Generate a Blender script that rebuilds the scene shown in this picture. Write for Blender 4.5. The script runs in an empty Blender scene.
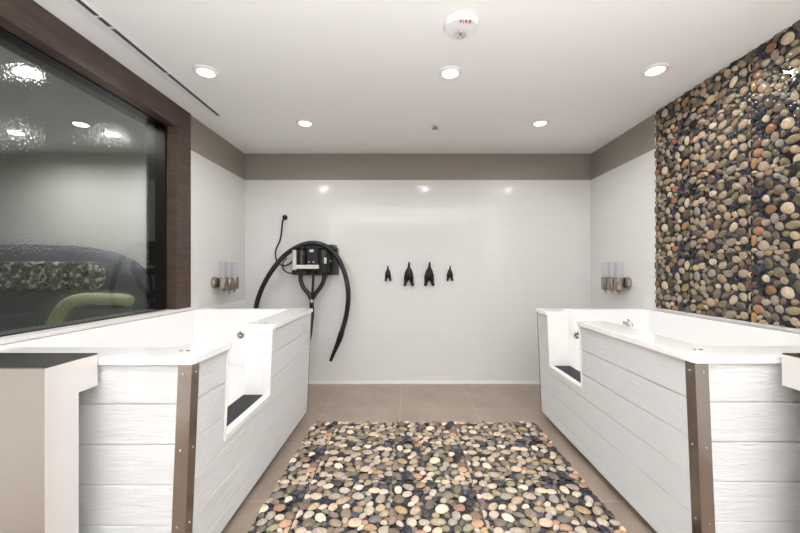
import bpy, bmesh, math, random
from mathutils import Vector, Matrix
random.seed(7)
SC = bpy.context.scene
COL = SC.collection
PI = math.pi
F = 355.6; EYE = 1.209                     # lens in pixels, height of the eye
XL, XR, YB, H = -1.718, 1.951, 3.77, 2.445  # room shell
YF = -1.7

def at(u, v, Y):
    """the point at depth Y seen at photo position (u, v)"""
    return Vector(((u-407)*Y/F, Y, EYE+(270-v)*Y/F))

# ------------------------------------------------------------------ materials
def new_mat(name):
    m = bpy.data.materials.new(name); m.use_nodes = True
    nt = m.node_tree
    return m, nt, nt.nodes['Principled BSDF'], nt.nodes, nt.links

def srgb(r, g, b):
    f = lambda c: (c/255/12.92) if c/255 <= 0.04045 else ((c/255+0.055)/1.055)**2.4
    return (f(r), f(g), f(b), 1)

def mat(name, col, rough=0.5, metal=0.0, spec=0.5, noise=0.0, nscale=8.0, bump=0.0, bscale=80.0, stretch=(1, 1, 1), coat=0.0):
    m, nt, b, N, L = new_mat(name)
    b.inputs['Base Color'].default_value = col
    b.inputs['Roughness'].default_value = rough
    b.inputs['Metallic'].default_value = metal
    b.inputs['Specular IOR Level'].default_value = spec
    b.inputs['Coat Weight'].default_value = coat
    tc = N.new('ShaderNodeTexCoord'); mp = N.new('ShaderNodeMapping')
    mp.inputs['Scale'].default_value = stretch
    L.new(tc.outputs['Object'], mp.inputs['Vector'])
    if noise:
        n = N.new('ShaderNodeTexNoise'); n.inputs['Scale'].default_value = nscale; n.inputs['Detail'].default_value = 5
        L.new(mp.outputs[0], n.inputs['Vector'])
        mr = N.new('ShaderNodeMapRange'); mr.inputs['To Min'].default_value = 1-noise; mr.inputs['To Max'].default_value = 1+noise
        L.new(n.outputs['Fac'], mr.inputs['Value'])
        mx = N.new('ShaderNodeMix'); mx.data_type = 'RGBA'; mx.blend_type = 'MULTIPLY'; mx.inputs[0].default_value = 1
        mx.inputs[6].default_value = col; L.new(mr.outputs[0], mx.inputs[7]); L.new(mx.outputs[2], b.inputs['Base Color'])
    if bump:
        n = N.new('ShaderNodeTexNoise'); n.inputs['Scale'].default_value = bscale; n.inputs['Detail'].default_value = 4
        L.new(mp.outputs[0], n.inputs['Vector'])
        bp = N.new('ShaderNodeBump'); bp.inputs['Strength'].default_value = bump; bp.inputs['Distance'].default_value = 0.004
        L.new(n.outputs['Fac'], bp.inputs['Height']); L.new(bp.outputs[0], b.inputs['Normal'])
    return m

def emit(name, col, s):
    m, nt, b, N, L = new_mat(name)
    b.inputs['Base Color'].default_value = (0.8, 0.8, 0.8, 1)
    b.inputs['Emission Color'].default_value = col; b.inputs['Emission Strength'].default_value = s
    return m

def tile_mat(name, axis, col, grout, bw, rh, offs=0.5, mortar=0.003, rough=0.12, wav=0.06, ofs=(0, 0), var=0.0, noise=0.0, spec=0.5):
    """rectangular tiles laid on a wall (axis 'x' or 'y' runs along it) or on the floor ('f')"""
    m, nt, b, N, L = new_mat(name)
    tc = N.new('ShaderNodeTexCoord'); sp = N.new('ShaderNodeSeparateXYZ'); cb = N.new('ShaderNodeCombineXYZ')
    L.new(tc.outputs['Object'], sp.inputs[0])
    L.new(sp.outputs[{'x': 0, 'y': 1, 'f': 0}[axis]], cb.inputs[0])
    L.new(sp.outputs[1 if axis == 'f' else 2], cb.inputs[1])
    mp = N.new('ShaderNodeMapping'); mp.inputs['Location'].default_value = (-ofs[0], -ofs[1], 0)
    L.new(cb.outputs[0], mp.inputs[0])
    br = N.new('ShaderNodeTexBrick'); br.offset = offs
    br.inputs['Scale'].default_value = 1; br.inputs['Brick Width'].default_value = bw; br.inputs['Row Height'].default_value = rh
    br.inputs['Mortar Size'].default_value = mortar; br.inputs['Mortar Smooth'].default_value = 0.3
    c2 = tuple(c*(1-var) for c in col[:3])+(1,)
    br.inputs['Color1'].default_value = col; br.inputs['Color2'].default_value = c2; br.inputs['Mortar'].default_value = grout
    L.new(mp.outputs[0], br.inputs['Vector'])
    out = br.outputs['Color']
    if noise:
        n = N.new('ShaderNodeTexNoise'); n.inputs['Scale'].default_value = 3.5; n.inputs['Detail'].default_value = 8; n.inputs['Roughness'].default_value = 0.65
        L.new(mp.outputs[0], n.inputs['Vector'])
        mr = N.new('ShaderNodeMapRange'); mr.inputs['From Min'].default_value = 0.3; mr.inputs['From Max'].default_value = 0.7
        mr.inputs['To Min'].default_value = 1-noise; mr.inputs['To Max'].default_value = 1+noise
        L.new(n.outputs['Fac'], mr.inputs['Value'])
        mx = N.new('ShaderNodeMix'); mx.data_type = 'RGBA'; mx.blend_type = 'MULTIPLY'; mx.inputs[0].default_value = 1
        L.new(out, mx.inputs[6]); L.new(mr.outputs[0], mx.inputs[7]); out = mx.outputs[2]
    L.new(out, b.inputs['Base Color'])
    b.inputs['Roughness'].default_value = rough; b.inputs['Specular IOR Level'].default_value = spec
    n = N.new('ShaderNodeTexNoise'); n.inputs['Scale'].default_value = 14; n.inputs['Detail'].default_value = 2
    L.new(mp.outputs[0], n.inputs['Vector'])
    b1 = N.new('ShaderNodeBump'); b1.inputs['Strength'].default_value = wav; b1.inputs['Distance'].default_value = 0.01
    L.new(n.outputs['Fac'], b1.inputs['Height'])
    b2 = N.new('ShaderNodeBump'); b2.invert = True; b2.inputs['Strength'].default_value = 0.2; b2.inputs['Distance'].default_value = 0.0015
    L.new(br.outputs['Fac'], b2.inputs['Height']); L.new(b1.outputs[0], b2.inputs['Normal']); L.new(b2.outputs[0], b.inputs['Normal'])
    return m

WHITE = srgb(238, 235, 231)
M = {}
M['ceiling'] = mat('ceiling_paint', srgb(250, 249, 248), 0.75, spec=0.2)
M['wall_paint'] = mat('white_wall_paint', srgb(236, 233, 229), 0.6, spec=0.3)
M['grey_paint'] = mat('warm_grey_paint', srgb(152, 144, 136), 0.6, spec=0.3)
M['front_paint'] = mat('brown_grey_paint', srgb(128, 120, 113), 0.6, spec=0.3)
M['tile_x'] = tile_mat('white_wall_tile_back', 'x', srgb(225, 224, 222), srgb(219, 217, 214), 0.405, 0.1055, 0.5, 0.0022, ofs=(0.05, 0.0))
M['tile_y'] = tile_mat('white_wall_tile_side', 'y', srgb(225, 224, 222), srgb(219, 217, 214), 0.405, 0.1055, 0.5, 0.0022, ofs=(0.1, 0.0))
M['tile_trim'] = mat('white_tile_trim', srgb(240, 237, 233), 0.15)
M['floor'] = tile_mat('taupe_floor_tile', 'f', srgb(160, 144, 130), srgb(176, 164, 152), 0.65, 0.615, 0.0, 0.0035, rough=0.38, wav=0.02, ofs=(-0.71, 1.86), var=0.04, noise=0.14)
M['acrylic'] = mat('white_acrylic', srgb(250, 249, 248), 0.13, coat=0.3)
M['frame_white'] = mat('white_plastic_trim', srgb(244, 243, 241), 0.3)
M['steel_top'] = mat('steel_dark_reflection', srgb(112, 109, 107), 0.16, 1.0)  # steel darkened to carry the reflection of the dark window
M['steel_side'] = mat('steel_lit_side', srgb(240, 237, 233), 0.45, 0.8, noise=0.03, nscale=12)  # paler copy of the steel, carrying the light on the cabinet side
M['steel'] = mat('brushed_steel', srgb(184, 178, 172), 0.32, 1.0, noise=0.05, nscale=30, bump=0.03, bscale=40, stretch=(1, 1, 30))
M['steel_trim'] = mat('brushed_steel_trim', srgb(158, 149, 141), 0.2, 1.0, noise=0.06, nscale=20, bump=0.04, bscale=8, stretch=(1, 1, 6))
M['chrome'] = mat('chrome', srgb(205, 200, 196), 0.12, 1.0)
M['satin_nickel'] = mat('satin_nickel', srgb(176, 168, 160), 0.22, 1.0)
M['black_mat'] = mat('black_rubber', srgb(42, 42, 46), 0.7, bump=0.5, bscale=220)
M['dark'] = mat('recess_shade', srgb(26, 25, 25), 0.8)  # near-black standing in for shade under the tubs and inside the fitting
M['black_plastic'] = mat('black_plastic', srgb(20, 20, 21), 0.35)
M['black_hose'] = mat('black_ribbed_hose', srgb(24, 24, 25), 0.38)
M['black_iron'] = mat('black_cast_iron', srgb(22, 21, 21), 0.5, bump=0.3, bscale=120)
M['pale_plastic'] = mat('pale_grey_plastic', srgb(212, 208, 200), 0.4)
M['white_plastic'] = mat('white_plastic', srgb(240, 240, 240), 0.35)
M['red'] = mat('red_ink', srgb(190, 30, 36), 0.5)
M['slot_blade'] = mat('grey_metal_blade', srgb(58, 59, 63), 0.45, 0.3)
M['slot_dark'] = mat('grey_black_slot', srgb(120, 122, 126), 0.5)
M['lens'] = emit('warm_white_lens', (1.0, 0.86, 0.66, 1), 9.0)
M['lobby_lens'] = emit('cool_white_lens', (1.0, 0.98, 0.95, 1), 40.0)
M['lobby_wall'] = mat('lobby_wall_paint', srgb(228, 227, 220), 0.7)
M['lobby_ceiling'] = mat('lobby_ceiling_paint', srgb(214, 216, 212), 0.8)
M['lobby_floor'] = mat('lobby_carpet', srgb(110, 108, 104), 0.9, noise=0.2, nscale=60)
M['charcoal'] = mat('charcoal_upholstery', srgb(76, 79, 85), 0.7, noise=0.08, nscale=40)
M['green'] = mat('pale_green_upholstery', srgb(184, 192, 146), 0.7, noise=0.08, nscale=30)
M['chair_leg'] = mat('black_metal_leg', srgb(40, 40, 42), 0.4, 0.6)
M['sill'] = mat('pale_grey_sill', srgb(226, 223, 219), 0.3)
M['gasket'] = mat('black_gasket', srgb(14, 14, 15), 0.4)

def siding_mat():
    m, nt, b, N, L = new_mat('white_woodgrain_siding')
    b.inputs['Base Color'].default_value = srgb(250, 250, 251); b.inputs['Roughness'].default_value = 0.5
    tc = N.new('ShaderNodeTexCoord'); mp = N.new('ShaderNodeMapping'); mp.inputs['Scale'].default_value = (7, 7, 80)
    L.new(tc.outputs['Object'], mp.inputs[0])
    n = N.new('ShaderNodeTexNoise'); n.inputs['Scale'].default_value = 1.6; n.inputs['Detail'].default_value = 6; n.inputs['Roughness'].default_value = 0.62; n.inputs['Distortion'].default_value = 2.6
    L.new(mp.outputs[0], n.inputs['Vector'])
    bp = N.new('ShaderNodeBump'); bp.inputs['Strength'].default_value = 0.95; bp.inputs['Distance'].default_value = 0.0105
    L.new(n.outputs['Fac'], bp.inputs['Height']); L.new(bp.outputs[0], b.inputs['Normal'])
    return m
M['siding'] = siding_mat()

def wood_mat():
    m, nt, b, N, L = new_mat('dark_walnut_laminate')
    tc = N.new('ShaderNodeTexCoord'); mp = N.new('ShaderNodeMapping'); mp.inputs['Scale'].default_value = (3, 3, 26)
    L.new(tc.outputs['Object'], mp.inputs[0])
    n = N.new('ShaderNodeTexNoise'); n.inputs['Scale'].default_value = 1.5; n.inputs['Detail'].default_value = 6; n.inputs['Distortion'].default_value = 0.8
    L.new(mp.outputs[0], n.inputs['Vector'])
    cr = N.new('ShaderNodeValToRGB'); cr.color_ramp.elements[0].position = 0.3; cr.color_ramp.elements[0].color = srgb(62, 48, 42)
    cr.color_ramp.elements[1].position = 0.75; cr.color_ramp.elements[1].color = srgb(90, 71, 62)
    L.new(n.outputs['Fac'], cr.inputs[0]); L.new(cr.outputs[0], b.inputs['Base Color'])
    b.inputs['Roughness'].default_value = 0.42
    return m
M['wood'] = wood_mat()

def pebble_mat(name, gain, sat):
    m, nt, b, N, L = new_mat(name)
    a = N.new('ShaderNodeAttribute'); a.attribute_name = 'stone'
    tc = N.new('ShaderNodeTexCoord')
    n = N.new('ShaderNodeTexNoise'); n.inputs['Scale'].default_value = 70; n.inputs['Detail'].default_value = 5; n.inputs['Roughness'].default_value = 0.7
    L.new(tc.outputs['Object'], n.inputs['Vector'])
    mr = N.new('ShaderNodeMapRange'); mr.inputs['From Min'].default_value = 0.25; mr.inputs['From Max'].default_value = 0.75
    mr.inputs['To Min'].default_value = 0.62*gain; mr.inputs['To Max'].default_value = 1.3*gain
    L.new(n.outputs['Fac'], mr.inputs['Value'])
    mx = N.new('ShaderNodeMix'); mx.data_type = 'RGBA'; mx.blend_type = 'MULTIPLY'; mx.inputs[0].default_value = 1
    L.new(a.outputs['Color'], mx.inputs[6]); L.new(mr.outputs[0], mx.inputs[7])
    hs = N.new('ShaderNodeHueSaturation'); hs.inputs['Saturation'].default_value = sat
    L.new(mx.outputs[2], hs.inputs['Color']); L.new(hs.outputs[0], b.inputs['Base Color'])
    b.inputs['Roughness'].default_value = 0.22
    return m
M['pebble_wall'] = pebble_mat('pebble_tile_glaze_wall', 0.74, 1.0)
M['pebble_floor'] = pebble_mat('pebble_tile_floor_glare', 1.12, 0.85)  # same stone print, brightened and faded for the glare on the floor

def speckle_mat():
    m, nt, b, N, L = new_mat('speckled_upholstery')
    tc = N.new('ShaderNodeTexCoord')
    v = N.new('ShaderNodeTexVoronoi'); v.inputs['Scale'].default_value = 42
    L.new(tc.outputs['Object'], v.inputs['Vector'])
    sx = N.new('ShaderNodeSeparateColor'); L.new(v.outputs['Color'], sx.inputs[0])
    cr = N.new('ShaderNodeValToRGB'); cr.color_ramp.interpolation = 'CONSTANT'
    e = cr.color_ramp.elements; e[0].color = srgb(44, 46, 44); e[1].position = 0.35; e[1].color = srgb(104, 104, 92)
    for p, c in ((0.6, srgb(150, 148, 130)), (0.82, srgb(245, 242, 230))):
        q = e.new(p); q.color = c
    L.new(sx.outputs[0], cr.inputs[0]); L.new(cr.outputs[0], b.inputs['Base Color']); b.inputs['Roughness'].default_value = 0.8
    return m
M['speckle'] = speckle_mat()

def two_sided_fresnel(N, L):
    g = N.new('ShaderNodeNewGeometry'); mr = N.new('ShaderNodeMapRange')
    mr.inputs['To Min'].default_value = 1.5; mr.inputs['To Max'].default_value = 1/1.5
    L.new(g.outputs['Backfacing'], mr.inputs['Value'])
    f = N.new('ShaderNodeFresnel'); L.new(mr.outputs[0], f.inputs[0])
    return f

def window_glass(hammered):
    """tinted glass with body; the far face is lightly hammered and scatters part of what passes"""
    m, nt, b, N, L = new_mat('hammered_glass_face' if hammered else 'clear_glass_face'); N.remove(b)
    out = [n for n in N if n.type == 'OUTPUT_MATERIAL'][0]
    tint = (0.82, 0.825, 0.815, 1)
    rf = N.new('ShaderNodeBsdfRefraction'); rf.inputs['IOR'].default_value = 1.5; rf.inputs['Roughness'].default_value = 0.0; rf.inputs[0].default_value = tint
    last = rf
    if hammered:
        tc = N.new('ShaderNodeTexCoord')
        n = N.new('ShaderNodeTexNoise'); n.inputs['Scale'].default_value = 85; n.inputs['Detail'].default_value = 1.5
        L.new(tc.outputs['Object'], n.inputs['Vector'])
        bp = N.new('ShaderNodeBump'); bp.inputs['Strength'].default_value = 1.0; bp.inputs['Distance'].default_value = 0.0016
        L.new(n.outputs['Fac'], bp.inputs['Height'])
        r2 = N.new('ShaderNodeBsdfRefraction'); r2.inputs['IOR'].default_value = 1.5; r2.inputs['Roughness'].default_value = 0.0; r2.inputs[0].default_value = tint
        L.new(bp.outputs[0], r2.inputs['Normal'])
        ms = N.new('ShaderNodeMixShader'); ms.inputs[0].default_value = 0.4
        L.new(rf.outputs[0], ms.inputs[1]); L.new(r2.outputs[0], ms.inputs[2]); last = ms
    else:
        gl = N.new('ShaderNodeBsdfGlossy'); gl.inputs['Roughness'].default_value = 0.0; gl.inputs[0].default_value = (1, 1, 1, 1)
        fr = two_sided_fresnel(N, L)
        m2 = N.new('ShaderNodeMixShader'); L.new(fr.outputs[0], m2.inputs[0]); L.new(rf.outputs[0], m2.inputs[1]); L.new(gl.outputs[0], m2.inputs[2]); last = m2
    L.new(last.outputs[0], out.inputs[0])
    return m
M['glass'] = window_glass(False); M['glass_far'] = window_glass(True)

def clear_plastic():
    m, nt, b, N, L = new_mat('clear_plastic'); N.remove(b)
    out = [n for n in N if n.type == 'OUTPUT_MATERIAL'][0]
    tr = N.new('ShaderNodeBsdfTransparent'); tr.inputs[0].default_value = (0.95, 0.95, 0.975, 1)
    gl = N.new('ShaderNodeBsdfGlossy'); gl.inputs['Roughness'].default_value = 0.08
    fr = two_sided_fresnel(N, L)
    m2 = N.new('ShaderNodeMixShader'); L.new(fr.outputs[0], m2.inputs[0]); L.new(tr.outputs[0], m2.inputs[1]); L.new(gl.outputs[0], m2.inputs[2])
    L.new(m2.outputs[0], out.inputs[0])
    return m
M['clear'] = clear_plastic()

# ------------------------------------------------------------------ mesh building
class MB:
    def __init__(s): s.v = []; s.f = []; s.mi = []
    def add(s, vs, fs, mi=0):
        o = len(s.v); s.v += [tuple(p) for p in vs]
        for f in fs: s.f.append(tuple(i+o for i in f)); s.mi.append(mi)
        return s
    def box(s, x0, x1, y0, y1, z0, z1, mi=0):
        if x0 > x1: x0, x1 = x1, x0
        vs = [(x, y, z) for x in (x0, x1) for y in (y0, y1) for z in (z0, z1)]
        return s.add(vs, [(0, 1, 3, 2), (4, 6, 7, 5), (0, 4, 5, 1), (2, 3, 7, 6), (0, 2, 6, 4), (1, 5, 7, 3)], mi)
    def prism(s, poly, d, mi=0):
        """poly: 3-D polygon, d: extrusion vector"""
        d = Vector(d); n = len(poly); P = [Vector(p) for p in poly]
        fs = [tuple(range(n)), tuple(range(2*n-1, n-1, -1))]+[(i, i+n, (i+1) % n+n, (i+1) % n) for i in range(n)]
        return s.add(P+[p+d for p in P], fs, mi)
    def lathe(s, prof, c, axis=(0, 0, 1), n=32, mi=0):
        """prof: (radius, height) pairs, closed at both ends"""
        q = Vector((0, 0, 1)).rotation_difference(Vector(axis).normalized()); c = Vector(c)
        vs = []; fs = []
        for r, h in prof:
            for k in range(n):
                a = 2*PI*k/n; vs.append(c+q @ Vector((r*math.cos(a), r*math.sin(a), h)))
        for i in range(len(prof)-1):
            for k in range(n):
                fs.append((i*n+k, i*n+(k+1) % n, (i+1)*n+(k+1) % n, (i+1)*n+k))
        fs.append(tuple(range(n-1, -1, -1))); fs.append(tuple(range((len(prof)-1)*n, len(prof)*n)))
        return s.add(vs, fs, mi)
    def tube(s, pts, rad, n=12, mi=0):
        """pts along a path; rad a number or a list"""
        P = [Vector(p) for p in pts]; R = rad if isinstance(rad, (list, tuple)) else [rad]*len(P)
        vs = []; fs = []; up = None
        for i, p in enumerate(P):
            t = (P[min(i+1, len(P)-1)]-P[max(i-1, 0)]).normalized()
            if up is None:
                up = t.orthogonal().normalized()
            else:
                up = (up-t*up.dot(t)).normalized()
            w = t.cross(up)
            for k in range(n):
                a = 2*PI*k/n; vs.append(p+(up*math.cos(a)+w*math.sin(a))*R[i])
        for i in range(len(P)-1):
            for k in range(n):
                fs.append((i*n+k, i*n+(k+1) % n, (i+1)*n+(k+1) % n, (i+1)*n+k))
        fs.append(tuple(range(n-1, -1, -1))); fs.append(tuple(range((len(P)-1)*n, len(P)*n)))
        return s.add(vs, fs, mi)
    def build(s, name, mats, parent=None, loc=None, bevel=0, smooth=False, seg=2):
        me = bpy.data.meshes.new(name); me.from_pydata(s.v, [], s.f)
        for m in (mats if isinstance(mats, (list, tuple)) else [mats]): me.materials.append(m)
        me.polygons.foreach_set('material_index', s.mi)
        bm = bmesh.new(); bm.from_mesh(me); bmesh.ops.recalc_face_normals(bm, faces=bm.faces[:]); bm.to_mesh(me); bm.free()
        o = bpy.data.objects.new(name, me); COL.objects.link(o)
        return finish(o, parent, loc, bevel, smooth, seg)

def finish(o, parent=None, loc=None, bevel=0, smooth=False, seg=2):
    if loc: o.location = loc
    if parent: o.parent = parent
    if bevel:
        b = o.modifiers.new('bevel', 'BEVEL'); b.width = bevel; b.segments = seg; b.limit_method = 'ANGLE'; b.angle_limit = math.radians(40)
        b.harden_normals = False
    if smooth:
        bm = bmesh.new(); bm.from_mesh(o.data)
        for f in bm.faces: f.smooth = True
        for e in bm.edges:
            if len(e.link_faces) == 2 and e.calc_face_angle(0) > math.radians(42): e.smooth = False
        bm.to_mesh(o.data); bm.free()
    return o

def baked(o):
    """replace an object's mesh by its evaluated one and drop the modifiers"""
    dg = bpy.context.evaluated_depsgraph_get(); dg.update()
    me = bpy.data.meshes.new_from_object(o.evaluated_get(dg)); old = o.data
    o.modifiers.clear(); o.data = me; me.name = old.name
    return o

def boolean(o, cut, op='DIFFERENCE'):
    b = o.modifiers.new('bool', 'BOOLEAN'); b.operation = op; b.object = cut; b.solver = 'EXACT'
    baked(o); bpy.data.objects.remove(cut)
    return o

def spline(pts, k=10):
    P = [Vector(p) for p in pts]; out = []
    for i in range(len(P)-1):
        p0 = P[max(i-1, 0)]; p1 = P[i]; p2 = P[i+1]; p3 = P[min(i+2, len(P)-1)]
        for j in range(k):
            t = j/k
            out.append(0.5*((2*p1)+(p2-p0)*t+(2*p0-5*p1+4*p2-p3)*t*t+(3*p1-p0-3*p2+p3)*t**3))
    out.append(P[-1]); return out

def rrect(x0, x1, y0, y1, r, n=5):
    out = []
    for cx, cy, a0 in ((x1-r, y1-r, 0), (x0+r, y1-r, 90), (x0+r, y0+r, 180), (x1-r, y0+r, 270)):
        for k in range(n+1):
            a = math.radians(a0+90*k/n); out.append((cx+r*math.cos(a), cy+r*math.sin(a)))
    return out

def thing(name, label, cat, loc=(0, 0, 0), group=None):
    o = bpy.data.objects.new(name, None); COL.objects.link(o); o.location = loc
    o.empty_display_size = 0.1
    return tag(o, label, cat, group)

def tag(o, label, cat, group=None):
    o['label'] = label; o['category'] = cat
    if group: o['group'] = group
    return o

def struct(o): o['kind'] = 'structure'; return o

def copy_thing(o, loc, label):
    c = o.copy(); COL.objects.link(c); c.location = loc; c['label'] = label
    def rec(a, b):
        for ch in list(a.children):
            d = ch.copy(); COL.objects.link(d); d.parent = b; rec(ch, d)
    rec(o, c)
    return c

# ------------------------------------------------------------------ room shell
TT = 2.163                                   # top of the wall tiles
struct(MB().box(XL-0.3, XR+0.2, YF-0.2, YB+0.2, -0.15, 0).build('floor', M['floor']))
struct(MB().box(XL-0.2, XR+0.2, YF-0.2, YB+0.2, H, H+0.15).build('ceiling', M['ceiling']))
w = MB(); w.box(XL-0.05, XR+0.05, YB, YB+0.15, 0, TT, 0); w.box(XL-0.05, XR+0.05, YB+0.006, YB+0.15, TT, H, 1)
struct(w.build('wall_back', [M['tile_x'], M['grey_paint']]))
struct(MB().box(XL+0.01, XR-0.01, YB-0.008, YB, 0.0, 0.035).build('baseboard_back', M['tile_trim'], bevel=0.003))
w = MB(); w.box(XR, XR+0.15, YF, YB, 0, TT, 0); w.box(XR+0.006, XR+0.15, YF, YB+0.01, TT, H, 1)
struct(w.build('wall_right', [M['tile_y'], M['grey_paint']]))
# left wall with the window opening
WY0, WY1, WZ0, WZ1, XG, XO = 0.15, 2.645, 0.915, 2.28, -1.793, -1.941
w = MB()
w.box(XL, XO, YF, YB+0.15, 0, WZ0-0.02, 2)
w.box(XL, XO, WY1+0.012, YB, WZ0-0.02, TT, 0); w.box(XL-0.006, XO, WY1+0.012, YB+0.01, TT, H, 1)
w.box(XL, XO, WY0-0.012, WY1+0.012, WZ1+0.012, H, 2); w.box(XL, XO, YF, WY0-0.012, WZ0-0.02, H, 2)
struct(w.build('wall_left', [M['tile_y'], M['grey_paint'], M['wall_paint']]))
w = MB(); w.box(XL, -1.2, YF-0.15, YF, 0, H); w.box(1.5, XR, YF-0.15, YF, 0, H); w.box(-1.2, 1.5, YF-0.15, YF, 2.15, H)
struct(w.build('wall_front', M['front_paint']))  # unseen wall, dark for the steel's reflection; opening added to admit fill light

# window in the left wall
win = struct(thing('window_1', '', '', (XL, WY1, WZ0)))
del win['label'], win['category']
def rel(mb): mb.v = [(x-XL, y-WY1, z-WZ0) for x, y, z in mb.v]; return mb
f = MB()
f.box(XL+0.008, XL, WY1, 2.815, WZ0, H-0.001)                      # post board
f.box(XL+0.008, XL, WY0-0.17, WY1, WZ1, H-0.001)                   # head board
f.box(XL+0.008, XL, WY0-0.17, WY0, WZ0, WZ1)
f.box(XL, XG+0.006, WY1, WY1+0.012, WZ0, WZ1+0.012); f.box(XL, XG+0.006, WY0, WY1, WZ1, WZ1+0.012); f.box(XL, XG+0.006, WY0-0.012, WY0, WZ0, WZ1+0.012)
rel(f).build('window_frame', M['wood'], win, bevel=0.002)
g = MB()
g.box(XG-0.006, XO, WY1-0.003, WY1+0.012, WZ0, WZ1); g.box(XG-0.006, XO, WY0, WY1, WZ1-0.003, WZ1+0.012); g.box(XG-0.006, XO, WY0, WY1, WZ0-0.01, WZ0)
rel(g).build('outer_frame', M['black_plastic'], win)
g = MB(); t = 0.007
for x0 in (XG+0.006,):
    g.box(x0, x0-0.014, WY0, WY1, WZ0, WZ0+t); g.box(x0, x0-0.014, WY0, WY1, WZ1-t, WZ1); g.box(x0, x0-0.014, WY1-t, WY1, WZ0, WZ1); g.box(x0, x0-0.014, WY0, WY0+t, WZ0, WZ1)
rel(g).build('gasket', M['gasket'], win)
gp = rel(MB().box(XG, XG-0.008, WY0+0.001, WY1-0.001, WZ0+0.001, WZ1-0.001)).build('glass_pane', [M['glass'], M['glass_far']], win)
for p in gp.data.polygons: p.material_index = 1 if p.normal.x < -0.5 else 0
s = MB().box(XL+0.012, XG+0.006, WY0-0.02, 2.815, WZ0-0.02, WZ0)
rel(s).build('window_sill', M['sill'], win, bevel=0.003)

# unseen opening added behind the camera to bring in fill light
# ------------------------------------------------------------------ room beyond the window
LX0 = -5.6
w = MB()
w.box(LX0, XO, YB, YB+0.15, 0, H); w.box(LX0-0.15, LX0, -1.0, YB+0.15, 0, H); w.box(LX0, XO, -1.15, -1.0, 0, H)
struct(w.build('wall_lobby', M['lobby_wall']))
struct(MB().box(LX0-0.15, XO-0.001, -1.15, YB+0.15, H, H+0.12).build('ceiling_lobby', M['lobby_ceiling']))
struct(MB().box(LX0-0.15, XL-0.301, -1.15, YB+0.15, -0.12, 0).build('floor_lobby', M['lobby_floor']))

sofa = thing('curved_sofa', 'dark charcoal high-backed sofa with a long curved top seen through the window', 'sofa', (-3.55, 3.2, 0))
SOFA = [(-1.5, 1.40), (-0.6, 1.425), (0.25, 1.437), (0.607, 1.425), (0.877, 1.371), (1.057, 1.29), (1.192, 1.19), (1.28, 1.05), (1.35, 0.78)]
def sofa_profile(x):                      # height of the back along the sofa, local x from -1.5 to 1.35
    for (xa, ha), (xb, hb) in zip(SOFA, SOFA[1:]):
        if x <= xb+1e-6: return ha+(hb-ha)*(x-xa)/(xb-xa)
    return SOFA[-1][1]
xs = [-1.5+2.85*i/48 for i in range(49)]
vs = []; fs = []
prof = [(-0.16, 0.10), (-0.16, 0.8), (-0.13, 0.95), (-0.06, 1.0), (0.06, 1.0), (0.13, 0.95), (0.16, 0.8), (0.16, 0.10)]
for x in xs:
    h = sofa_profile(x)
    for y, k in prof: vs.append((x, y, k*h if k > 0.11 else 0.08))
n = len(prof)
for i in range(len(xs)-1):
    for k in range(n): fs.append((i*n+k, i*n+(k+1) % n, (i+1)*n+(k+1) % n, (i+1)*n+k))
fs += [tuple(range(n)), tuple(range((len(xs)-1)*n, len(xs)*n))]
MB().add(vs, fs).build('backrest', M['charcoal'], sofa, smooth=True)
MB().prism([(x, y, 0.1) for x, y in rrect(-1.5, 0.65, -0.75, -0.17, 0.12)], (0, 0, 0.36)).build('seat', M['charcoal'], sofa, bevel=0.04, seg=4, smooth=True)
c = MB().prism([(x, -0.20, z) for x, z in rrect(-1.45, 0.97, 1.04, 1.28, 0.1)], (0, 0.05, 0)).build('back_cushion', M['speckle'], sofa, bevel=0.02, seg=3, smooth=True)
c['label'] = 'speckled grey and cream cushion panel'
for x in (-1.35, 1.05):
    for y in (-0.1, 0.08): MB().lathe([(0.02, 0), (0.028, 0.1)], (x, y, 0), n=12).build('leg', M['chair_leg'], sofa)

chair = thing('lounge_chair', 'pale green chair with an arched padded back behind the window glass', 'chair', (-2.42, 2.74, 0))
arch = spline([(-0.36, 0, 0.56), (-0.31, 0, 0.78), (-0.22, 0, 0.93), (-0.09, 0, 0.985), (0.1, 0, 0.985), (0.22, 0, 0.98), (0.30, 0, 0.965)], 8)
MB().tube(arch, [0.045]*(len(arch)-4)+[0.043, 0.039, 0.032, 0.02], 14).build('backrest', M['green'], chair, smooth=True)
MB().prism([(x, 0.02, z) for x, z in rrect(-0.30, 0.28, 0.5, 0.96, 0.14)], (0, 0.04, 0)).build('back_panel', M['charcoal'], chair, bevel=0.012, smooth=True)
MB().prism([(x, y, 0.48) for x, y in rrect(-0.32, 0.30, -0.5, 0.06, 0.12)], (0, 0, 0.1)).build('seat', M['green'], chair, bevel=0.03, seg=3, smooth=True)
for x in (-0.26, 0.24):
    for y in (-0.42, -0.02): MB().tube([(x*1.1, y*1.05, 0), (x, y, 0.5)], 0.014, 10).build('leg', M['chair_leg'], chair)

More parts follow.
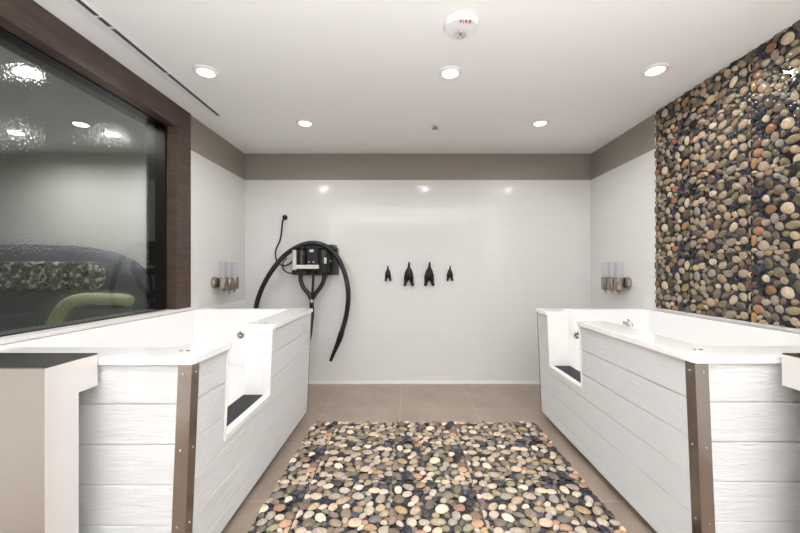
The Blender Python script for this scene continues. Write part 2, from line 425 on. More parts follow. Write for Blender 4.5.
# ------------------------------------------------------------------ ceiling fittings
def lamp(parent, name, power, col, size, z, spread=165):
    d = bpy.data.lights.new(name, 'AREA'); d.shape = 'DISK'; d.size = size; d.energy = power; d.color = col; d.spread = math.radians(spread)
    o = bpy.data.objects.new(name, d); COL.objects.link(o); o.parent = parent; o.location = (0, 0, z)
    return o
WARM = (1.0, 0.985, 0.965)
POWER = 4.4
def make_light(loc, label, lens='lens', power=POWER, col=WARM, group='round recessed ceiling downlights'):
    t = thing('recessed_downlight', label, 'ceiling light', loc, group)
    prof = [(0.045, -0.003), (0.053, -0.013), (0.068, -0.010), (0.074, -0.003), (0.074, 0.0), (0.045, 0.0)]
    m = MB(); n = 40; vs = []; fs = []
    for r, h in prof:
        for k in range(n): vs.append((r*math.cos(2*PI*k/n), r*math.sin(2*PI*k/n), h))
    for i in range(len(prof)):
        for k in range(n):
            j = (i+1) % len(prof); fs.append((i*n+k, i*n+(k+1) % n, j*n+(k+1) % n, j*n+k))
    m.add(vs, fs).build('trim_ring', M['white_plastic'], t, smooth=True)
    MB().lathe([(0.046, -0.0015), (0.046, -0.004), (0.04, -0.006)], (0, 0, 0), n=32).build('lens', M[lens], t, smooth=True)
    lamp(t, 'lamp', power, col, 0.10, -0.02)
    return t
spots = [((-1.25, 2.21), 'lit ceiling downlight near the slot vent, front left of the room'),
         ((0.27, 2.22), 'lit ceiling downlight just behind the fire alarm'),
         ((1.53, 2.19), 'lit ceiling downlight nearest the pebble wall, front right'),
         ((-0.855, 2.98), 'small far downlight at left, above the hose dryer'),
         ((1.115, 2.98), 'small far downlight at right, near the grey band')]
L0 = None
for (x, y), lab in spots:
    if L0 is None: L0 = make_light((x, y, H), lab)
    else: copy_thing(L0, (x, y, H), lab)
for x in (-1.0, 0.27, 1.53):                         # more of the same row behind the camera
    for y in (0.55, -0.9):
        copy_thing(L0, (x, y, H), 'ceiling downlight behind the camera')
LL = make_light((-2.66, 3.2, H), 'sparkling lobby downlight nearest the window corner, seen through glass', 'lobby_lens', 8.5, (0.98, 0.99, 1.0), 'downlights beyond the window')
copy_thing(LL, (-3.49, 3.17, H), 'sparkling lobby downlight at the far left, seen low through the glass')
copy_thing(LL, (-2.36, 2.2, H), 'added lobby lamp standing in for a reflected downlight, highest in the window glass')  # added lamp where the room's own downlight reflects in the glass

al = thing('fire_alarm', 'round white fire alarm strobe with red lettering on the ceiling', 'fire alarm', (0.272, 1.79, H+0.001))
MB().lathe([(0.090, 0), (0.090, -0.008), (0.086, -0.013)], (0, 0, 0), n=48).build('base', M['white_plastic'], al, smooth=True)
MB().lathe([(0.085, -0.012), (0.084, -0.021), (0.079, -0.027), (0.050, -0.031), (0.02, -0.033)], (0, 0, 0), n=48).build('housing', M['white_plastic'], al, smooth=True)
st = MB().lathe([(0.036, -0.026), (0.035, -0.040), (0.026, -0.050)], (0, 0.016, 0), n=24).build('strobe_lens', M['clear'], al, smooth=True)
r = MB()
for k in range(6):
    a = 2*PI*k/6; r.box(0.022*math.cos(a)-0.0025, 0.022*math.cos(a)+0.0025, 0.016+0.022*math.sin(a)-0.003, 0.016+0.022*math.sin(a)+0.003, -0.044, -0.031)
r.lathe([(0.008, -0.03), (0.008, -0.044)], (0, 0.016, 0), n=12)
r.build('reflector', M['chrome'], st)
def text_mesh(body, size, name, m, parent, loc, rot, depth=0.0008):
    cu = bpy.data.curves.new(name, 'FONT'); cu.body = body; cu.size = size; cu.align_x = 'CENTER'; cu.align_y = 'CENTER'; cu.extrude = depth; cu.space_character = 1.25
    o = bpy.data.objects.new(name, cu); COL.objects.link(o)
    dg = bpy.context.evaluated_depsgraph_get(); dg.update()
    me = bpy.data.meshes.new_from_object(o.evaluated_get(dg)); bpy.data.objects.remove(o)
    me.materials.clear(); me.materials.append(m)
    o = bpy.data.objects.new(name, me); COL.objects.link(o); o.parent = parent; o.location = loc; o.rotation_euler = rot
    return o
text_mesh('FIRE', 0.026, 'lettering', M['red'], al, (0.012, -0.063, -0.0315), (PI+math.radians(-9), 0, 0), 0.0015)

sp = thing('fire_sprinkler', 'small pendent sprinkler head on the ceiling near the back wall', 'sprinkler', (0.24, 3.04, H))
MB().lathe([(0.032, 0), (0.032, -0.003), (0.02, -0.008)], (0, 0, 0), n=24).build('escutcheon', M['white_plastic'], sp, smooth=True)
b = MB().lathe([(0.009, -0.006), (0.009, -0.02), (0.006, -0.022)], (0, 0, 0), n=16)
b.box(-0.013, -0.010, -0.002, 0.002, -0.026, -0.012); b.box(0.010, 0.013, -0.002, 0.002, -0.026, -0.012); b.box(-0.013, 0.013, -0.002, 0.002, -0.028, -0.025); b.box(-0.013, 0.013, -0.002, 0.002, -0.018, -0.015)
b.build('frame', M['satin_nickel'], sp)
MB().lathe([(0.026, -0.028), (0.026, -0.030)], (0, 0, 0), n=20).build('deflector', M['satin_nickel'], sp)

vt = thing('slot_vent', 'long narrow slot air vent in the ceiling beside the window', 'air vent', (-1.505, 2.85, H))
fr = MB()
fr.box(-0.055, -0.014, -2.4, 0, -0.004, 0); fr.box(0.014, 0.022, -2.4, 0, -0.004, 0); fr.box(-0.014, 0.014, -0.006, 0, -0.004, 0); fr.box(-0.014, 0.014, -2.4, -2.394, -0.004, 0)
fr.build('frame', M['white_plastic'], vt)
MB().box(-0.014, 0.014, -2.394, -0.006, -0.0015, 0).build('slot', M['slot_dark'], vt)
for y0, y1 in ((-0.60, -0.02), (-1.02, -0.62), (-1.62, -1.06), (-2.38, -1.64)):
    d = MB().box(-0.002, 0.008, y0, y1, -0.0032, -0.0015).build('deflector_blade', M['slot_blade'], vt)
for y0 in (-0.62, -1.04, -1.12, -1.63):
    MB().box(-0.014, 0.014, y0-0.006, y0+0.006, -0.0036, -0.0015).build('divider', M['white_plastic'], vt)

# ------------------------------------------------------------------ bathing tubs
ZT, ZR = 0.892, 0.865
def make_tub(side, xf, xw, y0, y1, notch, label, drain, spout=False):
    W = abs(xw-xf)-0.004; Ln = y1-y0; lean = 0.034; zb = 0.045
    t = thing('pet_bathtub', label, 'bathtub', (xf, y0, 0), 'raised pet washing tubs')
    n0, n1 = notch; SILL = 0.48
    S = lambda a, b, z: (side*a, b, z)
    off = lambda z: lean*(ZR-z)/(ZR-zb)
    def bx(mb, a0, a1, b0, b1, z0, z1): return mb.box(side*a0, side*a1, b0, b1, z0, z1)
    # shell
    sh = MB().prism([S(a, b, ZR) for a, b in rrect(-0.014, W, -0.014, Ln+0.014, 0.022)], (0, 0, ZT-ZR)).build('tub_shell', M['acrylic'], t)
    lo = bx(MB(), 0.042, W-0.004, 0.03, Ln-0.03, 0.40, ZR+0.01).build('x', M['acrylic'], t)
    boolean(sh, lo, 'UNION')
    ba = MB().prism([S(a, b, 0.43) for a, b in rrect(0.157, W-0.025, 0.165, Ln-0.055, 0.045)], (0, 0, 0.6)).build('x', M['acrylic'], t)
    boolean(sh, ba)
    cu = bx(MB(), -0.1, 0.25, n0, n1, SILL, 1.0).build('x', M['acrylic'], t)
    boolean(sh, cu)
    finish(sh, bevel=0.005, seg=3)
    for p in sh.data.polygons: p.use_smooth = True
    sh.modifiers.new('wn', 'WEIGHTED_NORMAL').keep_sharp = True
    # siding: one panel of boards per face
    bh = 0.148
    def profile():
        out = []; z = ZR-0.002
        while z > zb+0.001:
            z2 = max(zb, z-bh)
            out += [(0.001, z), (0.0, z-0.002), (0.0, z2+0.007), (0.0015, z2+0.0055), (0.014, z2+0.0045), (0.014, z2+0.0002)]
            z = z2
        return out
    pr = profile()
    def side_panel():
        front = [(off(z)+d, z) for d, z in pr]; back = [(off(zb)+0.02, zb), (off(ZR)+0.02, ZR-0.002)]
        return MB().prism([S(a, 0.004, z) for a, z in front+back], (0, Ln-0.008, 0))
    sp_ = side_panel().build('side_panel', M['siding'], t)
    cu = bx(MB(), -0.1, 0.25, n0-0.012, n1+0.012, SILL-0.02, 1.0).build('x', M['siding'], t)
    boolean(sp_, cu)
    for b0, sg in ((0.0, 1), (Ln, -1)):
        vs = []; fs = []; P = [(d, z) for d, z in pr]+[(0.02, zb), (0.02, ZR-0.002)]
        for d, z in P: vs.append(S(off(z)+0.004, b0+sg*d, z))
        for d, z in P: vs.append(S(W-0.004, b0+sg*d, z))
        n = len(P); fs = [tuple(range(n)), tuple(range(2*n-1, n-1, -1))]+[(i, i+n, (i+1) % n+n, (i+1) % n) for i in range(n)]
        MB().add(vs, fs).build('end_panel', M['siding'], t)
    # steel corner trims with screws
    for b0, sg in ((0.0, 1), (Ln, -1)):
        m = MB(); zt, zl = ZR-0.001, zb-0.005; q = 0.0025; wd = 0.048; w2 = 0.045 if sg > 0 else 0.010
        sec = [(-q, -q), (wd, -q), (wd, 0.0008), (0.0008, 0.0008), (0.0008, w2), (-q, w2)]
        m.add([S(off(zt)+a, b0+sg*b, zt) for a, b in sec]+[S(off(zl)+a, b0+sg*b, zl) for a, b in sec],
              [tuple(range(6)), tuple(range(11, 5, -1))]+[(i, i+6, (i+1) % 6+6, (i+1) % 6) for i in range(6)])
        ct = m.build('corner_trim', M['steel_trim'], t, bevel=0.0008); ct['label'] = 'brushed steel corner trim'
        for z in (0.83, 0.55, 0.27, 0.09):
            k = MB(); k2 = MB()
            k.lathe([(0.0055, 0), (0.005, 0.002), (0.002, 0.003)], S(off(z)+0.026, b0-sg*q, z), (0, -sg, 0), 12)
            if sg > 0: k2.lathe([(0.0055, 0), (0.005, 0.002), (0.002, 0.003)], S(off(z)-q, b0+sg*0.024, z), (-side, 0, 0), 12)
            k.build('screw', M['chrome'], ct, smooth=True); sg > 0 and k2.build('screw', M['chrome'], ct, smooth=True)
    # flange round the doorway
    m = MB(); e = 0.012; fz = SILL-0.022
    def fl(b0, b1, z0, z1):
        vs = [S(q_, b, z) for z in (z0, z1) for b in (b0, b1) for q_ in (off(z)-0.004, 0.050)]
        m.add(vs, [(0, 1, 3, 2), (4, 6, 7, 5), (0, 4, 5, 1), (2, 3, 7, 6), (0, 2, 6, 4), (1, 5, 7, 3)])
    fl(n0-e, n0+0.0015, fz, ZR-0.001); fl(n1-0.0015, n1+e, fz, ZR-0.001); fl(n0+0.0015, n1-0.0015, fz, SILL+0.0015)
    m.build('doorway_flange', M['frame_white'], t, bevel=0.0015)
    mt = bx(MB(), 0.0505, 0.165, n0+0.004, n1-0.004, SILL, SILL+0.004).build('step_mat', M['black_mat'], t, bevel=0.001); mt['label'] = 'black rubber mat on the doorway step'
    # plinth, coloured near-black for the shade under the panels
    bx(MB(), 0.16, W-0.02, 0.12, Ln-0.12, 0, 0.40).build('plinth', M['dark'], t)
    # overflow fitting on the far inside wall
    a, z = drain
    ov = MB(); c = S(a, Ln-0.055, z); r_ = [(0.0305, 0), (0.0305, 0.006), (0.026, 0.010), (0.020, 0.008), (0.0195, 0.004)]
    ov.lathe(r_, c, (0, -1, 0), 28); of = ov.build('overflow_fitting', M['chrome'], t, smooth=True)
    MB().lathe([(0.0195, 0.0035), (0.0195, 0.0055)], c, (0, -1, 0), 24).build('inset', M['dark'], of)
    MB().lathe([(0.011, 0.005), (0.011, 0.012), (0.006, 0.014)], c, (0, -1, 0), 20).build('knob', M['chrome'], of, smooth=True)
    if spout:
        c = S(0.70, Ln-0.055, 0.785)
        f_ = MB().lathe([(0.030, 0), (0.030, 0.004), (0.022, 0.012), (0.018, 0.016)], c, (0, -1, 0), 28).build('water_inlet', M['chrome'], t, smooth=True)
        P = spline([c, (c[0], c[1]-0.03, c[2]+0.004), (c[0], c[1]-0.052, c[2]-0.006), (c[0], c[1]-0.058, c[2]-0.026)], 6)
        MB().tube(P, 0.017, 18).build('elbow', M['chrome'], f_, smooth=True)
    # little chrome plugs on the rim either side of the doorway
    for (a, b) in ((0.067, 0.088), (0.094, 0.088), (0.055, n1+0.05 if side < 0 else n1+0.04), (0.085, n1+0.05 if side < 0 else n1+0.04)):
        MB().lathe([(0.008, 0), (0.008, 0.0025), (0.005, 0.004)], S(a, b, ZT), n=16).build('rim_plug', M['chrome'], t, smooth=True)
    return t
tl = make_tub(-1, -0.787, XL, 1.30, 2.925, (0.272, 0.772), 'raised white tub with woodgrain siding on the left, under the window', (0.553, 0.684))
tr = make_tub(1, 1.069, XR, 1.32, 2.92, (0.89, 1.38), 'raised white tub with woodgrain siding on the right, below the pebble wall', (0.30, 0.685), True)

# stainless cabinets at the front ends of the tubs
def cabinet(side, x0, xw, label):
    t = thing('steel_cabinet', label, 'cabinet', ((x0+xw)/2, 1.15, 0), 'stainless cabinets at the tub ends')
    hw = abs(xw-x0)/2-0.002
    pf = [(-0.054, 0), (-0.054, 0.905), (0.1315, 0.905), (0.1315, 0.793), (0.057, 0.793), (0.057, 0)]
    MB().prism([(-hw+0.002, y+(0.003 if y < 0 else -0.0005), z) for y, z in pf], (2*hw-0.004, 0, 0)).build('body', M['steel'], t, bevel=0.002)
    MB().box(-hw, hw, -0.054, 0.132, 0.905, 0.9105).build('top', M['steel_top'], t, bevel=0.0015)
    xe = -side*hw
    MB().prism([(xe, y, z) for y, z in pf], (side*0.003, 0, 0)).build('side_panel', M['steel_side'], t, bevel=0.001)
    return t
cabinet(-1, -1.112, XL, 'stainless steel cabinet in the left foreground with overhanging top')
cabinet(1, 1.349, XR, 'stainless steel cabinet end just showing at the right edge')

# ------------------------------------------------------------------ pebble tiles
def stone_colour(kind):
    pal = {'light': [(206, 186, 158), (188, 164, 134), (214, 196, 172), (170, 146, 112), (150, 138, 104), (178, 160, 140), (198, 172, 144), (210, 190, 166), (172, 158, 142), (150, 134, 102), (196, 176, 150)],
           'warm': [(170, 122, 88), (168, 128, 84), (158, 116, 94), (178, 144, 96)],
           'mid': [(128, 112, 94), (120, 102, 84), (140, 122, 106), (112, 104, 98), (132, 108, 90), (108, 98, 76)],
           'dark': [(44, 44, 52), (52, 52, 62), (38, 36, 38), (58, 54, 52), (48, 52, 68), (66, 60, 56), (34, 36, 46), (70, 72, 84)]}[kind]
    r, g, b = random.choice(pal); q = random.uniform(0.88, 1.1)
    return srgb(min(255, r*q), min(255, g*q), min(255, b*q))

def make_patch(pw):
    """one square tile (side 1) of pebbles: a bed of small dark ones with paler ones lying on it"""
    bm = bmesh.new(); lay = bm.verts.layers.float_color.new('stone')
    def stone(cx, cy, a, b, ang, z, h, col):
        n = 15; ca, sa = math.cos(ang), math.sin(ang); rings = []
        e1, e2 = random.uniform(-0.10, 0.10), random.uniform(0, 6.3)
        for rr, hh in ((1.0, 0.0), (0.94, 0.40), (0.78, 0.72), (0.45, 0.95)):
            ring = []
            for k in range(n):
                th = 2*PI*k/n; rad = rr*(1+e1*math.cos(2*th+e2)+0.6*e1*math.cos(3*th-e2))
                x, y = a*rad*math.cos(th), b*rad*math.sin(th)
                v = bm.verts.new((cx+x*ca-y*sa, cy+x*sa+y*ca, z+h*hh)); v[lay] = col; ring.append(v)
            rings.append(ring)
        for i in range(3):
            for k in range(n): bm.faces.new((rings[i][k], rings[i][(k+1) % n], rings[i+1][(k+1) % n], rings[i+1][k])).smooth = True
        bm.faces.new(rings[3]).smooth = True
    for i in range(13):                                   # dark bed
        for j in range(13):
            a = random.uniform(0.040, 0.062)
            kind = 'dark' if random.random() < pw[0] else 'mid'
            stone((i+random.uniform(0.1, 0.9))/13, (j+random.uniform(0.1, 0.9))/13, a, a*random.uniform(0.55, 0.85), random.uniform(0, PI), random.uniform(0, 0.006), 0.012, stone_colour(kind))
    placed = []
    for tries in range(3500):
        a = random.uniform(0.058, 0.084) if tries < 260 else random.uniform(0.040, 0.062)
        x, y = random.uniform(-0.03, 1.03), random.uniform(-0.03, 1.03); b = a*random.uniform(0.62, 0.9)
        if all((x-p[0])**2+(y-p[1])**2 > ((a+b)/2*0.93+p[2]*0.93)**2 for p in placed):
            placed.append((x, y, (a+b)/2))
            q = random.random()
            kind = 'light' if q < pw[1] else 'warm' if q < pw[1]+pw[2] else 'mid' if q < pw[1]+pw[2]+pw[3] else 'dark'
            stone(x, y, a, b, random.gauss(0.3, 0.7), 0.012, random.uniform(0.020, 0.030), stone_colour(kind))
    return bm

def clip(bm, x0, x1, y0, y1):
    c = bm.copy()
    for co, no in (((x0, 0, 0), (-1, 0, 0)), ((x1, 0, 0), (1, 0, 0)), ((0, y0, 0), (0, -1, 0)), ((0, y1, 0), (0, 1, 0))):
        g = c.verts[:]+c.edges[:]+c.faces[:]
        bmesh.ops.bisect_plane(c, geom=g, plane_co=co, plane_no=no, clear_outer=True)
    me = bpy.data.meshes.new('p'); c.to_mesh(me); c.free()
    n = len(me.vertices); vs = [v.co.copy() for v in me.vertices]; cols = [tuple(d.color) for d in me.attributes['stone'].data]
    fs = [tuple(p.vertices) for p in me.polygons]
    bpy.data.meshes.remove(me)
    return vs, fs, cols

def pebble_field(name, us, vs_, bounds, S, to_world, m, patches, gap=0.003, rise=1.0):
    """tile the rectangle bounds=(u0,u1,v0,v1) with pebble tiles of side S whose corners sit at us x vs_"""
    V = []; FF = []; C = []
    u0, u1, v0, v1 = bounds; cache = {}; k = 0
    bed = srgb(30, 29, 32)
    for i, u in enumerate(us):
        for j, v in enumerate(vs_):
            g = gap/S/2
            cx0, cx1 = max(g, (u0-u)/S), min(1-g, (u1-u)/S); cy0, cy1 = max(g, (v0-v)/S), min(1-g, (v1-v)/S)
            if cx1-cx0 < 0.02 or cy1-cy0 < 0.02: continue
            pi = (i+2*j) % len(patches); key = (pi, round(cx0, 4), round(cx1, 4), round(cy0, 4), round(cy1, 4))
            if key not in cache: cache[key] = clip(patches[pi], cx0, cx1, cy0, cy1)
            pv, pf, pc = cache[key]; o = len(V)
            V += [to_world(u+p.x*S, v+p.y*S, 0.003+p.z*S*rise) for p in pv]; C += pc
            FF += [tuple(q+o for q in f) for f in pf]
            o = len(V)                                    # the dark ground of this tile
            for du, dv, dz in ((cx0, cy0, 0.0035), (cx1, cy0, 0.0035), (cx1, cy1, 0.0035), (cx0, cy1, 0.0035)):
                V.append(to_world(u+du*S, v+dv*S, dz)); C.append(bed)
            FF.append((o, o+1, o+2, o+3))
    o = len(V); grout = srgb(128, 122, 116)              # raised grout lines between the tiles, then the slab under them
    for lines, horiz in ((us, False), (vs_, True)):
        for q in lines:
            lo, hi = (v0, v1) if horiz else (u0, u1)
            if not lo+0.01 < q < hi-0.01: continue
            g = gap/2
            rc = ((u0, q-g), (u1, q-g), (u1, q+g), (u0, q+g)) if horiz else ((q-g, v0), (q+g, v0), (q+g, v1), (q-g, v1))
            o = len(V)
            for a, b in rc: V.append(to_world(a, b, 0.0095)); C.append(grout)
            FF.append((o, o+1, o+2, o+3))
    o = len(V)
    for z in (0.0, 0.0030):
        for a, b in ((u0, v0), (u1, v0), (u1, v1), (u0, v1)): V.append(to_world(a, b, z)); C.append(grout)
    FF += [(o+4, o+5, o+6, o+7), (o+3, o+2, o+1, o)]+[(o+i, o+(i+1) % 4, o+4+(i+1) % 4, o+4+i) for i in range(4)]
    me = bpy.data.meshes.new(name); me.from_pydata(V, [], FF); me.materials.append(m)
    at_ = me.attributes.new('stone', 'FLOAT_COLOR', 'POINT')
    at_.data.foreach_set('color', [x for c in C for x in c])
    me.polygons.foreach_set('use_smooth', [len(f) != 4 or i < len(FF)-6 for i, f in enumerate(FF)])
    me.update()
    ob = bpy.data.objects.new(name, me); COL.objects.link(ob)
    return ob

random.seed(21)
pa = [make_patch((0.85, 0.62, 0.07, 0.18)), make_patch((0.85, 0.62, 0.07, 0.18))]
fm = pebble_field('pebble_floor_mat', [-0.993, -0.539, -0.085, 0.369, 0.823], [2.472, 2.018, 1.564, 1.11, 0.656], (-0.73, 1.005, 0.656, 2.80), 0.454,
                  lambda u, v, z: (u, v, z), M['pebble_floor'], pa)
tag(fm, 'pebble-patterned tile mat on the floor between the two tubs', 'floor mat')
SW = 0.432
wp = pebble_field('pebble_wall_panel', [2.43, 2.43-SW, 2.43-2*SW, 2.43-3*SW, 2.43-4*SW], [0.883, 0.883+SW, 0.883+2*SW, 0.883+3*SW], (0.72, 2.775, 0.915, H-0.002), SW,
                  lambda u, v, z: (XR-z, u, v), M['pebble_wall'], pa)
tag(wp, 'dark pebble-patterned tile panel covering the right wall above the tub', 'wall tile panel')
struct(MB().box(XR, XR-0.012, 0.72, 2.779, 0.902, 0.9148).build('trim_1', M['sill'], bevel=0.002))
struct(MB().box(XR, XR-0.011, 2.7755, 2.780, 0.915, H-0.002).build('trim_2', M['sill']))

# ------------------------------------------------------------------ hose dryer on the back wall
dr = thing('wall_dryer', 'black wall-mounted pet dryer with looping hose on the back wall', 'dryer', (-0.94, YB, 1.15))
def dl(u, v, Y): p = at(u, v, Y); return (p.x+0.94, p.y-YB, p.z-1.15)
def dbox(mb, u0, u1, v0, v1, Y0, Y1):
    a = dl(u0, v1, Y0); b = dl(u1, v0, Y0)
    return mb.box(a[0], b[0], Y0-YB, Y1-YB, a[2], b[2])
dbox(MB(), 292, 337.5, 248, 275, 3.70, YB).build('back_plate', M['black_plastic'], dr, bevel=0.004)
hs = MB()
for u in (301.5, 323.5):
    a = dl(u, 274, 3.62); b = dl(u, 249, 3.62); hgt = b[2]-a[2]
    hs = MB().lathe([(0.03, 0), (0.055, 0.012), (0.062, 0.03), (0.062, hgt-0.03), (0.05, hgt-0.008), (0.03, hgt)], a, n=32)
    for k in range(5): hs.lathe([(0.0635, 0), (0.0655, 0.004), (0.0635, 0.008)], (a[0], a[1], a[2]+0.08+0.024*k), n=32)
    hs.build('motor_housing', M['black_plastic'], dr, smooth=True)
cp = dbox(MB(), 306.5, 318.5, 248.5, 270, 3.585, 3.70).build('control_panel', M['black_plastic'], dr, bevel=0.004)
for u, v in ((309, 262), (313.5, 262)):
    MB().lathe([(0.008, 0), (0.007, 0.008), (0.004, 0.01)], dl(u, v, 3.585), (0, -1, 0), 14).build('switch', M['pale_plastic'], cp, smooth=True)
dbox(MB(), 309.5, 313.5, 249.5, 252, 3.582, 3.585).build('label_plate', M['pale_plastic'], cp)
dbox(MB(), 292.3, 296.0, 250, 270, 3.545, 3.60).build('bracket', M['pale_plastic'], dr, bevel=0.003)
dbox(MB(), 296.0, 318.5, 264.8, 268.8, 3.545, 3.585).build('bracket', M['pale_plastic'], dr, bevel=0.003)
dbox(MB(), 324.0, 326.3, 257.5, 263.5, 3.55, 3.565).build('label_plate', M['pale_plastic'], dr)
dbox(MB(), 329.8, 331.2, 260, 262, 3.69, 3.70).build('switch', M['pale_plastic'], dr)
dbox(MB(), 303, 334, 244.5, 248.5, 3.60, YB).build('top_hook', M['black_plastic'], dr, bevel=0.004)
for pts in ([(301, 272), (300.6, 280), (303.5, 287.5), (308.5, 293.5), (311.3, 299)], [(324, 272), (323.8, 280), (320.5, 287), (315.5, 293.5), (312.3, 299)]):
    P = spline([dl(u, v, 3.62) for u, v in pts], 8); MB().tube(P, 0.0225, 16).build('branch_hose', M['black_hose'], dr, smooth=True)
P = spline([dl(313.6, 270, 3.63), dl(313, 284, 3.64), dl(312, 298, 3.64)], 6); MB().tube(P, 0.013, 12).build('centre_pipe', M['black_hose'], dr, smooth=True)
a = dl(311.6, 303.2, 3.62); MB().lathe([(0.025, 0), (0.027, 0.006), (0.027, 0.022), (0.025, 0.028)], a, n=24).build('collar', M['satin_nickel'], dr, smooth=True)
big = [(311.6, 302), (311.8, 312), (311, 322), (308.5, 340), (300, 360), (284, 371), (266, 362), (255.5, 338), (255.8, 310), (260.5, 292), (270, 273.5), (284, 256), (299, 246.2), (313, 243.0), (327, 247), (338, 258.5), (345.2, 275), (348.3, 294), (346.5, 314), (341.5, 333)]
P = spline([dl(u, v, 3.60 if 262 < u and v < 300 else 3.64) for u, v in big], 26)
rad = [0.0235+(0.0016 if k % 3 == 0 else 0) for k in range(len(P))]
MB().tube(P, rad, 16).build('hose', M['black_hose'], dr, smooth=True)
P = spline([dl(u, v, 3.64) for u, v in ((341.7, 332), (339.5, 339), (336.5, 346.5), (333.5, 353.5), (330.6, 361))], 6)
n = len(P); MB().tube(P, [0.029 if i < 8 else 0.026-0.011*(i-8)/(n-9) for i in range(n)], 18).build('nozzle', M['black_plastic'], dr, smooth=True)
P = spline([dl(u, v, Y) for u, v, Y in ((285.2, 217.5, 3.74), (282.6, 221, 3.72), (281.8, 230, 3.745), (280, 240, 3.755), (275.6, 251, 3.755), (276.6, 260, 3.74), (282, 265.5, 3.72), (288.5, 264.5, 3.70), (293, 260.5, 3.69))], 8)
cd = MB().tube(P, 0.008, 10).build('power_cord', M['black_plastic'], dr, smooth=True)
MB().lathe([(0.026, 0.001), (0.026, 0.016), (0.018, 0.03), (0.012, 0.034)], dl(285.2, 217.5, YB), (0, -1, 0), 24).build('plug', M['black_plastic'], cd, smooth=True)
P = spline([dl(u, v, Y) for u, v, Y in ((287, 258, 3.7), (282.8, 263, 3.71), (283.5, 269.5, 3.71), (289, 273, 3.70), (296, 273, 3.69))], 8)
MB().tube(P, 0.007, 10).build('cord_loop', M['black_plastic'], dr, smooth=True)
P = spline([dl(u, v, Y) for u, v, Y in ((333, 261, 3.69), (331, 268, 3.66), (327.5, 276, 3.66), (324.5, 279, 3.66), (325, 274, 3.66), (329, 266, 3.67))], 8)
MB().tube(P, 0.006, 10).build('cord_loop', M['black_plastic'], dr, smooth=True)

# ------------------------------------------------------------------ dog-shaped coat hooks
def make_hook(s, label, u, v, tail):
    V = [((0, -0.036, 0.006), 0.047), ((0, -0.006, 0.010), 0.042), ((0, -0.042, 0.040), 0.037), ((0, -0.052, 0.068), 0.016), ((0.002*tail, -0.064, 0.094), 0.0125), ((0.004*tail, -0.072, 0.128), 0.009),
         ((-0.022, -0.034, -0.034), 0.036), ((-0.030, -0.030, -0.074), 0.020), ((-0.036, -0.034, -0.104), 0.017), ((-0.044, -0.056, -0.112), 0.021),
         ((0.022, -0.034, -0.034), 0.036), ((0.030, -0.030, -0.074), 0.020), ((0.036, -0.034, -0.104), 0.017), ((0.044, -0.056, -0.112), 0.021)]
    E = [(0, 1), (0, 2), (2, 3), (3, 4), (4, 5), (0, 6), (6, 7), (7, 8), (8, 9), (0, 10), (10, 11), (11, 12), (12, 13)]
    me = bpy.data.meshes.new('dog_tail_hook'); me.from_pydata([tuple(c*s for c in p) for p, r in V], E, [])
    o = bpy.data.objects.new('dog_tail_hook', me); COL.objects.link(o)
    o.modifiers.new('skin', 'SKIN').use_smooth_shade = True
    for i, (p, r) in enumerate(V):
        sv = me.skin_vertices[0].data[i]; sv.radius = (r*s, r*s); sv.use_root = (i == 0)
    sb = o.modifiers.new('sub', 'SUBSURF'); sb.levels = 2; sb.render_levels = 2
    baked(o); o.data.materials.append(M['black_iron'])
    for p in o.data.polygons: p.use_smooth = True
    for v_ in o.data.vertices: v_.co.y = min(v_.co.y, 0.0)
    p = at(u, v, YB-0.03); o.location = (p.x, YB+0.002, p.z)
    return tag(o, label, 'coat hook', 'dog-rump coat hooks in a row on the back wall')
make_hook(0.66, 'small black dog-rump hook, left end of the row, beside the dryer', 388.0, 273.5, -1)
make_hook(1.02, 'large black dog-rump hook, left of the two large ones', 408.8, 274.2, 1)
make_hook(1.02, 'large black dog-rump hook, right of the two large ones', 429.3, 274.2, 0.3)
make_hook(0.66, 'small black dog-rump hook, right end of the row on the white wall', 450.0, 273.5, 1)

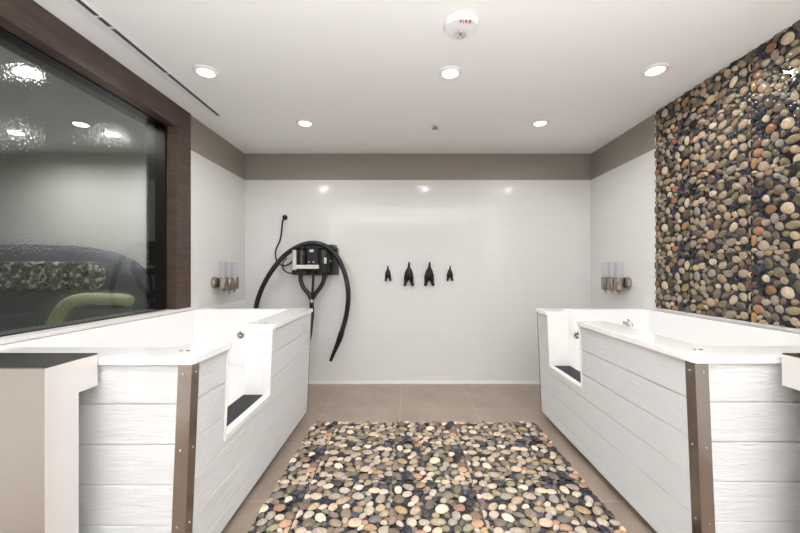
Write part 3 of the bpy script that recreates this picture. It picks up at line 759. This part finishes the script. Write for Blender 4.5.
# ------------------------------------------------------------------ soap dispensers
def dispenser(side, xw, y0, z0, label):
    t = thing('soap_dispenser', label, 'soap dispenser', (xw, y0, z0), 'triple wall soap dispensers')
    S = lambda a, b, z: (-side*a, b, z)
    br = MB(); br.box(-side*0.0, -side*0.02, -0.02, 0.31, 0.035, 0.085)
    br.build('bracket', M['satin_nickel'], t, bevel=0.004)
    MB().lathe([(0.052, 0.0), (0.052, 0.012), (0.046, 0.03), (0.030, 0.036), (0.0, 0.037)], S(0.0, 0.0, 0.062), (-side, 0, 0), 28).build('mount', M['satin_nickel'], t, smooth=True)
    for k in range(3):
        c = S(0.068, 0.03+0.105*k, 0.0)
        cup = MB().lathe([(0.020, -0.018), (0.030, -0.012), (0.039, 0.0), (0.039, 0.105), (0.036, 0.107)], c, n=28).build('cup', M['satin_nickel'], t, smooth=True)
        tube = MB().lathe([(0.0355, 0.106), (0.0355, 0.240), (0.0355, 0.246), (0.032, 0.248)], c, n=28).build('clear_bottle', M['clear'], t, smooth=True)
        MB().box(-side*0.02, -side*0.04, 0.018+0.105*k, 0.042+0.105*k, 0.045, 0.075).build('arm', M['satin_nickel'], t)
        MB().lathe([(0.009, 0), (0.009, 0.018), (0.013, 0.02), (0.013, 0.028)], (c[0], c[1], -0.045), n=14).build('spout', M['satin_nickel'], t, smooth=True)
    return t
dispenser(-1, XL, 3.16, 1.035, 'chrome soap dispenser with three clear bottles on the left tiled wall')
dispenser(1, XR, 3.13, 1.035, 'chrome soap dispenser with three clear bottles on the right tiled wall')

# ------------------------------------------------------------------ light, camera, colour
wd = bpy.data.worlds.new('world'); SC.world = wd; wd.use_nodes = True
wd.node_tree.nodes['Background'].inputs[0].default_value = (0.93, 0.96, 1.0, 1); wd.node_tree.nodes['Background'].inputs[1].default_value = 1.25
pd = bpy.data.lights.new('added_opening_portal', 'AREA'); pd.shape = 'RECTANGLE'; pd.size = 2.7; pd.size_y = 2.15; pd.cycles.is_portal = True
po = bpy.data.objects.new('added_opening_portal', pd); COL.objects.link(po); po.location = (0.15, YF-0.02, 1.075); po.rotation_euler = (PI/2, 0, 0)  # portal of the added opening behind the camera
fd = bpy.data.lights.new('ceiling_fill', 'AREA'); fd.shape = 'DISK'; fd.size = 0.9; fd.energy = 250; fd.color = (0.93, 0.97, 1.0)
fo = bpy.data.objects.new('ceiling_fill', fd); COL.objects.link(fo); fo.location = (0.1, -0.7, 0.9); fo.rotation_euler = (PI-math.radians(-22), 0, 0)  # added lamp behind the camera, aimed up to lift the ceiling
cam = bpy.data.cameras.new('camera'); cam.lens = 16.0; cam.sensor_width = 36; cam.sensor_fit = 'HORIZONTAL'; cam.clip_start = 0.02
cam.shift_x = -7/800; cam.shift_y = 3.5/800
co = bpy.data.objects.new('camera', cam); COL.objects.link(co); co.location = (0, 0, EYE); co.rotation_euler = (PI/2, 0, 0)
SC.camera = co
SC.view_settings.view_transform = 'Standard'; SC.view_settings.look = 'None'; SC.view_settings.gamma = 1.0
SC.view_settings.use_curve_mapping = False
SC.view_settings.exposure = 0.0
